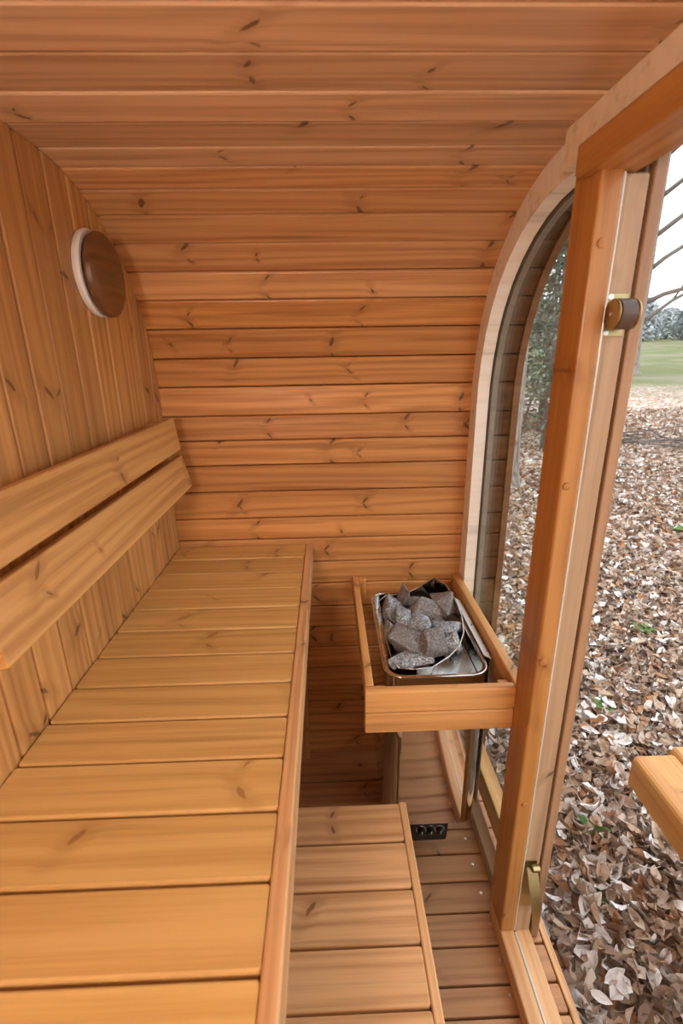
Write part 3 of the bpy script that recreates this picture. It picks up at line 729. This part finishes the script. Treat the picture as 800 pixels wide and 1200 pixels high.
# ---------------------------------------------------------------- outdoor bench beside the doorway
ob = thing('outdoor_bench', 'thick orange-brown timber bench end standing outside the doorway', 'bench', (1.3, .6, GZ))
for x0, ye in ((1.06, 1.315), (1.222, 1.35), (1.384, 1.35)): box('seat_beam', x0, x0 + .155, -.1, ye, .315, .45, W_OUT, ob, 'y', c=.014)
for y in (.1, .72):
    box('cross_beam', 1.08, 1.56, y - .05, y + .05, .235, .314, W_OUT, ob, 'x')
    for x in (1.10, 1.46): box('leg', x, x + .09, y - .045, y + .045, GZ - .03, .234, W_OUT, ob, 'z')

# ---------------------------------------------------------------- trees
def wander(p, d, L, r0, r1, n, wob, rr, droop=0.0):
    path = []; p = Vector(p); d = Vector(d).normalized()
    for i in range(n + 1):
        t = i / n; path.append((p.copy(), r0 + (r1 - r0) * t))
        d = (d + Vector((rr.gauss(0, wob), rr.gauss(0, wob), rr.gauss(0, wob) - droop))).normalized(); p = p + d * (L / n)
    return path
def flare_trunk(x, y, h, r, mat, parent, seed, lean=(0, 0)):
    rr = random.Random(seed); z0 = G(x, y) - .1; V, F = [], []; ns, nr = 20, 22
    for i in range(nr + 1):
        t = i / nr; z = z0 + h * t ** 1.6; fl_ = r * (1 - .55 * t) + r * .55 * math.exp(-(z - z0) / (r * 1.3))
        for k in range(ns):
            a = 2 * math.pi * k / ns; w = fl_ * (1 + .09 * math.sin(a * 3 + seed) * math.exp(-(z - z0) / (r * 2)) + .05 * noise.noise(Vector((a * 2, z * 1.4, seed))))
            V.append((x + lean[0] * t + w * math.cos(a), y + lean[1] * t + w * math.sin(a), z))
    for i in range(nr):
        for k in range(ns): F.append((i * ns + k, i * ns + (k + 1) % ns, (i + 1) * ns + (k + 1) % ns, (i + 1) * ns + k))
    return obj('trunk', mesh('trunk', V, F, mat, True), parent)
def crown(paths, p, d, L, r, lvl, rr, wob=.12):
    pa = wander(p, d, L, r, r * .45, 6, wob, rr); paths.append(pa)
    if lvl == 0: return
    for i in (2, 3, 4, 5, 6):
        q, rq = pa[i]; dd = (pa[i][0] - pa[i - 1][0]).normalized()
        ax_ = Vector((rr.gauss(0, 1), rr.gauss(0, 1), rr.gauss(0, 1))).normalized()
        nd = Matrix.Rotation(rr.uniform(.35, .85), 3, ax_) @ dd; nd.z += .1
        crown(paths, q, nd, L * rr.uniform(.5, .75), rq * .62, lvl - 1, rr, wob)
def bare_tree(x, y, h, r, seed, label, boughs, lvl=2, group=None):
    t = thing('bare_tree', label, 'tree', (x, y, G(x, y)), 0, group); flare_trunk(x, y, h, r, M_BARK, t, seed)
    rr = random.Random(seed)
    for z, d, L, rb in boughs:
        P = []; crown(P, (x, y, G(x, y) + z), d, L, rb, lvl, rr)
        V, F = tube_rings(P, 5); obj('branch', mesh('branch', V, F, M_TWIG, True), t)
    return t
bare_tree(2.86, 7.45, 9.0, .19, 5, 'thick grey trunk standing right behind the curved side window', [(4.5, (.6, .3, .8), 3.0, .07), (5.5, (-.5, .2, .8), 3.0, .07), (7, (.2, -.3, 1), 2.5, .06)])
# bare tree whose trunk hides behind the door post, boughs reaching out to the right
tx, ty = 15.15, 24.5
bare_tree(tx, ty, 17, .33, 9, 'leafless tree behind the door post with boughs reaching over the field', [
    (2.2, (.8, -.55, .62), 5.0, .10), (3.2, (.85, -.5, .75), 6.0, .12), (4.6, (.8, -.5, .7), 5.5, .11), (6.0, (.75, -.5, .85), 6.0, .12), (7.6, (.8, -.55, .7), 6.0, .11), (9.2, (.7, -.4, .8), 6.0, .11),
    (5.2, (-.8, .4, .6), 5.0, .10), (8.2, (-.7, .5, .8), 5.0, .10), (11, (.2, -.3, 1), 6.0, .12)], 2)
rr = random.Random(3)
for i, (x, y, h) in enumerate(((4.6, 8.9, 4.5), (4.2, 10.4, 5.5), (5.2, 11.8, 5), (3.6, 10.9, 5), (5.9, 12.4, 6))):
    t = thing('sapling', 'thin bare sapling in the brush behind the curved side window', 'sapling', (x, y, G(x, y)), 0, 'saplings behind the side window')
    P = []; crown(P, (x, y, G(x, y) - .05), (rr.gauss(0, .08), rr.gauss(0, .08), 1), h * .55, .035, 2, rr, .06)
    V, F = tube_rings(P, 4); obj('stem', mesh('stem', V, F, M_TWIG, True), t)

def conifer(x, y, h, w, seed, label):
    rr = random.Random(seed); g = G(x, y); t = thing('evergreen_tree', label, 'tree', (x, y, g), 0, 'evergreens behind the side window')
    V, F = tube_rings([[((x, y, g - .1), .09), ((x, y, g + h * .5), .055), ((x, y, g + h), .01)]], 8); obj('trunk', mesh('trunk', V, F, M_TWIG, True), t)
    V, F = [], []
    nb = int(h * 60)
    for i in range(nb):
        tz = rr.uniform(.10, 1); z = g + h * tz; L = w * (1 - tz) ** .8 * rr.uniform(.6, 1.05) + .08; a = rr.uniform(0, 2 * math.pi)
        d = Vector((math.cos(a), math.sin(a), rr.uniform(-.25, .2)))
        for j in range(16):
            f = rr.uniform(.15, 1); p = Vector((x, y, z)) + d * L * f + Vector((0, 0, -.12 * L * f * f))
            s_ = rr.uniform(.05, .13); b_ = (d + Vector((rr.gauss(0, .6), rr.gauss(0, .6), rr.gauss(0, .35)))).normalized(); c_ = b_.cross(Vector((rr.gauss(0, .4), rr.gauss(0, .4), 1))).normalized() * s_ * .28
            k = len(V); V += [p - b_ * s_ * .5, p + c_, p + b_ * s_, p - c_]; F.append((k, k + 1, k + 2, k + 3))
    obj('foliage', mesh('foliage', V, F, M_EVER), t)
for i, (x, y, h, w, lab) in enumerate(((4.55, 9.9, 5.0, 1.3, 'grey-green evergreen just right of the thick grey trunk'), (6.1, 13.6, 7.2, 1.8, 'taller evergreen farther back beside the door post edge'), (4.3, 13.0, 6.4, 1.7, 'evergreen rising behind the thick grey trunk'), (2.6, 11.0, 6.0, 1.5, 'evergreen left of the thick grey trunk'), (5.35, 12.0, 5.6, 1.5, 'bushy evergreen filling the gap between trunk and door post'), (5.0, 16.5, 8.0, 2.2, 'tallest evergreen far behind the thick grey trunk'))):
    conifer(x, y, h, w, 20 + i, lab)

# hazy line of trees across the field
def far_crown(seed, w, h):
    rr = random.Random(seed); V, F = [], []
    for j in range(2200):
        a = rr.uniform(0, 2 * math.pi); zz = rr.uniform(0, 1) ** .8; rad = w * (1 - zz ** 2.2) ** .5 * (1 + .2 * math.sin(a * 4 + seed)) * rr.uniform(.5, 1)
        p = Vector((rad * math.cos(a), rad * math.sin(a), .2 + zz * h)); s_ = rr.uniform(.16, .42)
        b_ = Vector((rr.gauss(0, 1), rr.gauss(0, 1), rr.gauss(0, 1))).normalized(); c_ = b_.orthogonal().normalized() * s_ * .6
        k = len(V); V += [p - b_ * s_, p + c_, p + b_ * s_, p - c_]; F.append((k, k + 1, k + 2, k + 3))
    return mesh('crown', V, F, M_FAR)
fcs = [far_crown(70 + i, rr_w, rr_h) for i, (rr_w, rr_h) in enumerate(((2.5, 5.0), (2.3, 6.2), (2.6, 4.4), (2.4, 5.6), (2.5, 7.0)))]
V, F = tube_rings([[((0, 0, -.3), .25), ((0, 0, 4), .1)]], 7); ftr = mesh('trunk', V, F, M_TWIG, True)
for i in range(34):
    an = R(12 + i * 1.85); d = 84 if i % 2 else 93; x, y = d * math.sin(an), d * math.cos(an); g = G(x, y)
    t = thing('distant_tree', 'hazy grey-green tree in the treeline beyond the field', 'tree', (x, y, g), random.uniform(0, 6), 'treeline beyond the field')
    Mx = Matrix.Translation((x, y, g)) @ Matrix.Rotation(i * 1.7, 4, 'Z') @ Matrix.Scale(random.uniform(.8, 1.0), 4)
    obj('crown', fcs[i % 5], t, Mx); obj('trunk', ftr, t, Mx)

# ---------------------------------------------------------------- brush pile
bx, by_ = 7.0, 10.0
for i in range(34):
    x = bx + rr.uniform(-1.3, 1.2); y = by_ - (x - bx) * .8 + rr.gauss(0, .28); z = G(x, y) + .03 + abs(rr.gauss(0, .09))
    a = rr.gauss(-.6, .5); L = rr.uniform(.7, 1.9); d = Vector((math.cos(a), math.sin(a), rr.gauss(0, .08)))
    V, F = tube_rings([wander(Vector((x, y, z)) - d * L / 2, d, L, rr.uniform(.012, .03), .006, 6, .09, rr)], 6)
    o = obj('stick', mesh('stick', [v - Vector((x, y, z)) for v in V], F, M_TWIG, True), None, Matrix.Translation((x, y, z)))
    tag(o, 'bare grey stick in the brush pile on the leafy ground', 'stick', 'sticks in the brush pile')
V, F = tube_rings([[((6.2, 10.6, G(6.2, 10.6) + .18), .012), ((6.8, 10.3, .10), .015), ((7.5, 9.9, .26), .014), ((8.6, 9.3, .42), .008)]], 6)
tag(obj('long_stick', mesh('long_stick', V, F, M_TWIG, True)), 'long thin stick arching up above the brush pile', 'stick')
V, F = tube_rings([[((7.25, 9.45, GZ + .10), .05), ((7.3, 9.42, GZ + .11), .11), ((7.9, 9.1, GZ + .13), .12), ((8.5, 8.8, GZ + .12), .115), ((8.55, 8.77, GZ + .12), .05)]], 14)
tag(obj('log', mesh('log', V, F, M_LOG, True)), 'short dark log lying at the right end of the brush pile', 'log')
def rock(x, y, r, label):
    b = bmesh.new(); bmesh.ops.create_icosphere(b, subdivisions=3, radius=r)
    for v in b.verts: v.co *= 1 + .35 * noise.noise(v.co * (1.6 / r)); v.co.z *= .65
    tag(bm_obj('rock', b, M_ROCK, None, Matrix.Translation((x, y, G(x, y) + r * .35)), True), label, 'rock')
rock(7.35, 9.0, .10, 'small white rock in front of the dark log')
# green seedlings among the leaves
for (x, y, s_, lab) in ((4.05, 5.1, .12, 'tiny green seedling far out in the leaf litter'), (2.35, 3.1, .10, 'small green seedling halfway across the leaf litter'), (1.62, 2.32, .09, 'green seedling beside pale leaves near the brass spring plate'), (1.14, 1.55, .085, 'low green seedling just outside the floor edge strip'), (.98, 1.28, .075, 'nearest green seedling in the leaves below the doorway')):
    t = thing('seedling', lab, 'plant', (x, y, G(x, y))); g = G(x, y) + .03
    for k in range(5):
        a = k * 1.26 + x * 3; d = Vector((math.cos(a), math.sin(a), .55)).normalized(); c_ = d.cross(Vector((0, 0, 1))).normalized() * s_ * .22
        p = Vector((x, y, g)); V = [p, p + d * s_ * .35 + c_, p + d * s_ * .75 + c_ * .7, p + d * s_ + Vector((0, 0, -.15 * s_)), p + d * s_ * .75 - c_ * .7, p + d * s_ * .35 - c_, p + d * s_ * .55 - Vector((0, 0, .08 * s_))]
        obj('leaf', mesh('leaf', V, [(0, 1, 6), (1, 2, 6), (2, 3, 6), (3, 4, 6), (4, 5, 6), (5, 0, 6)], M_GREEN), t)
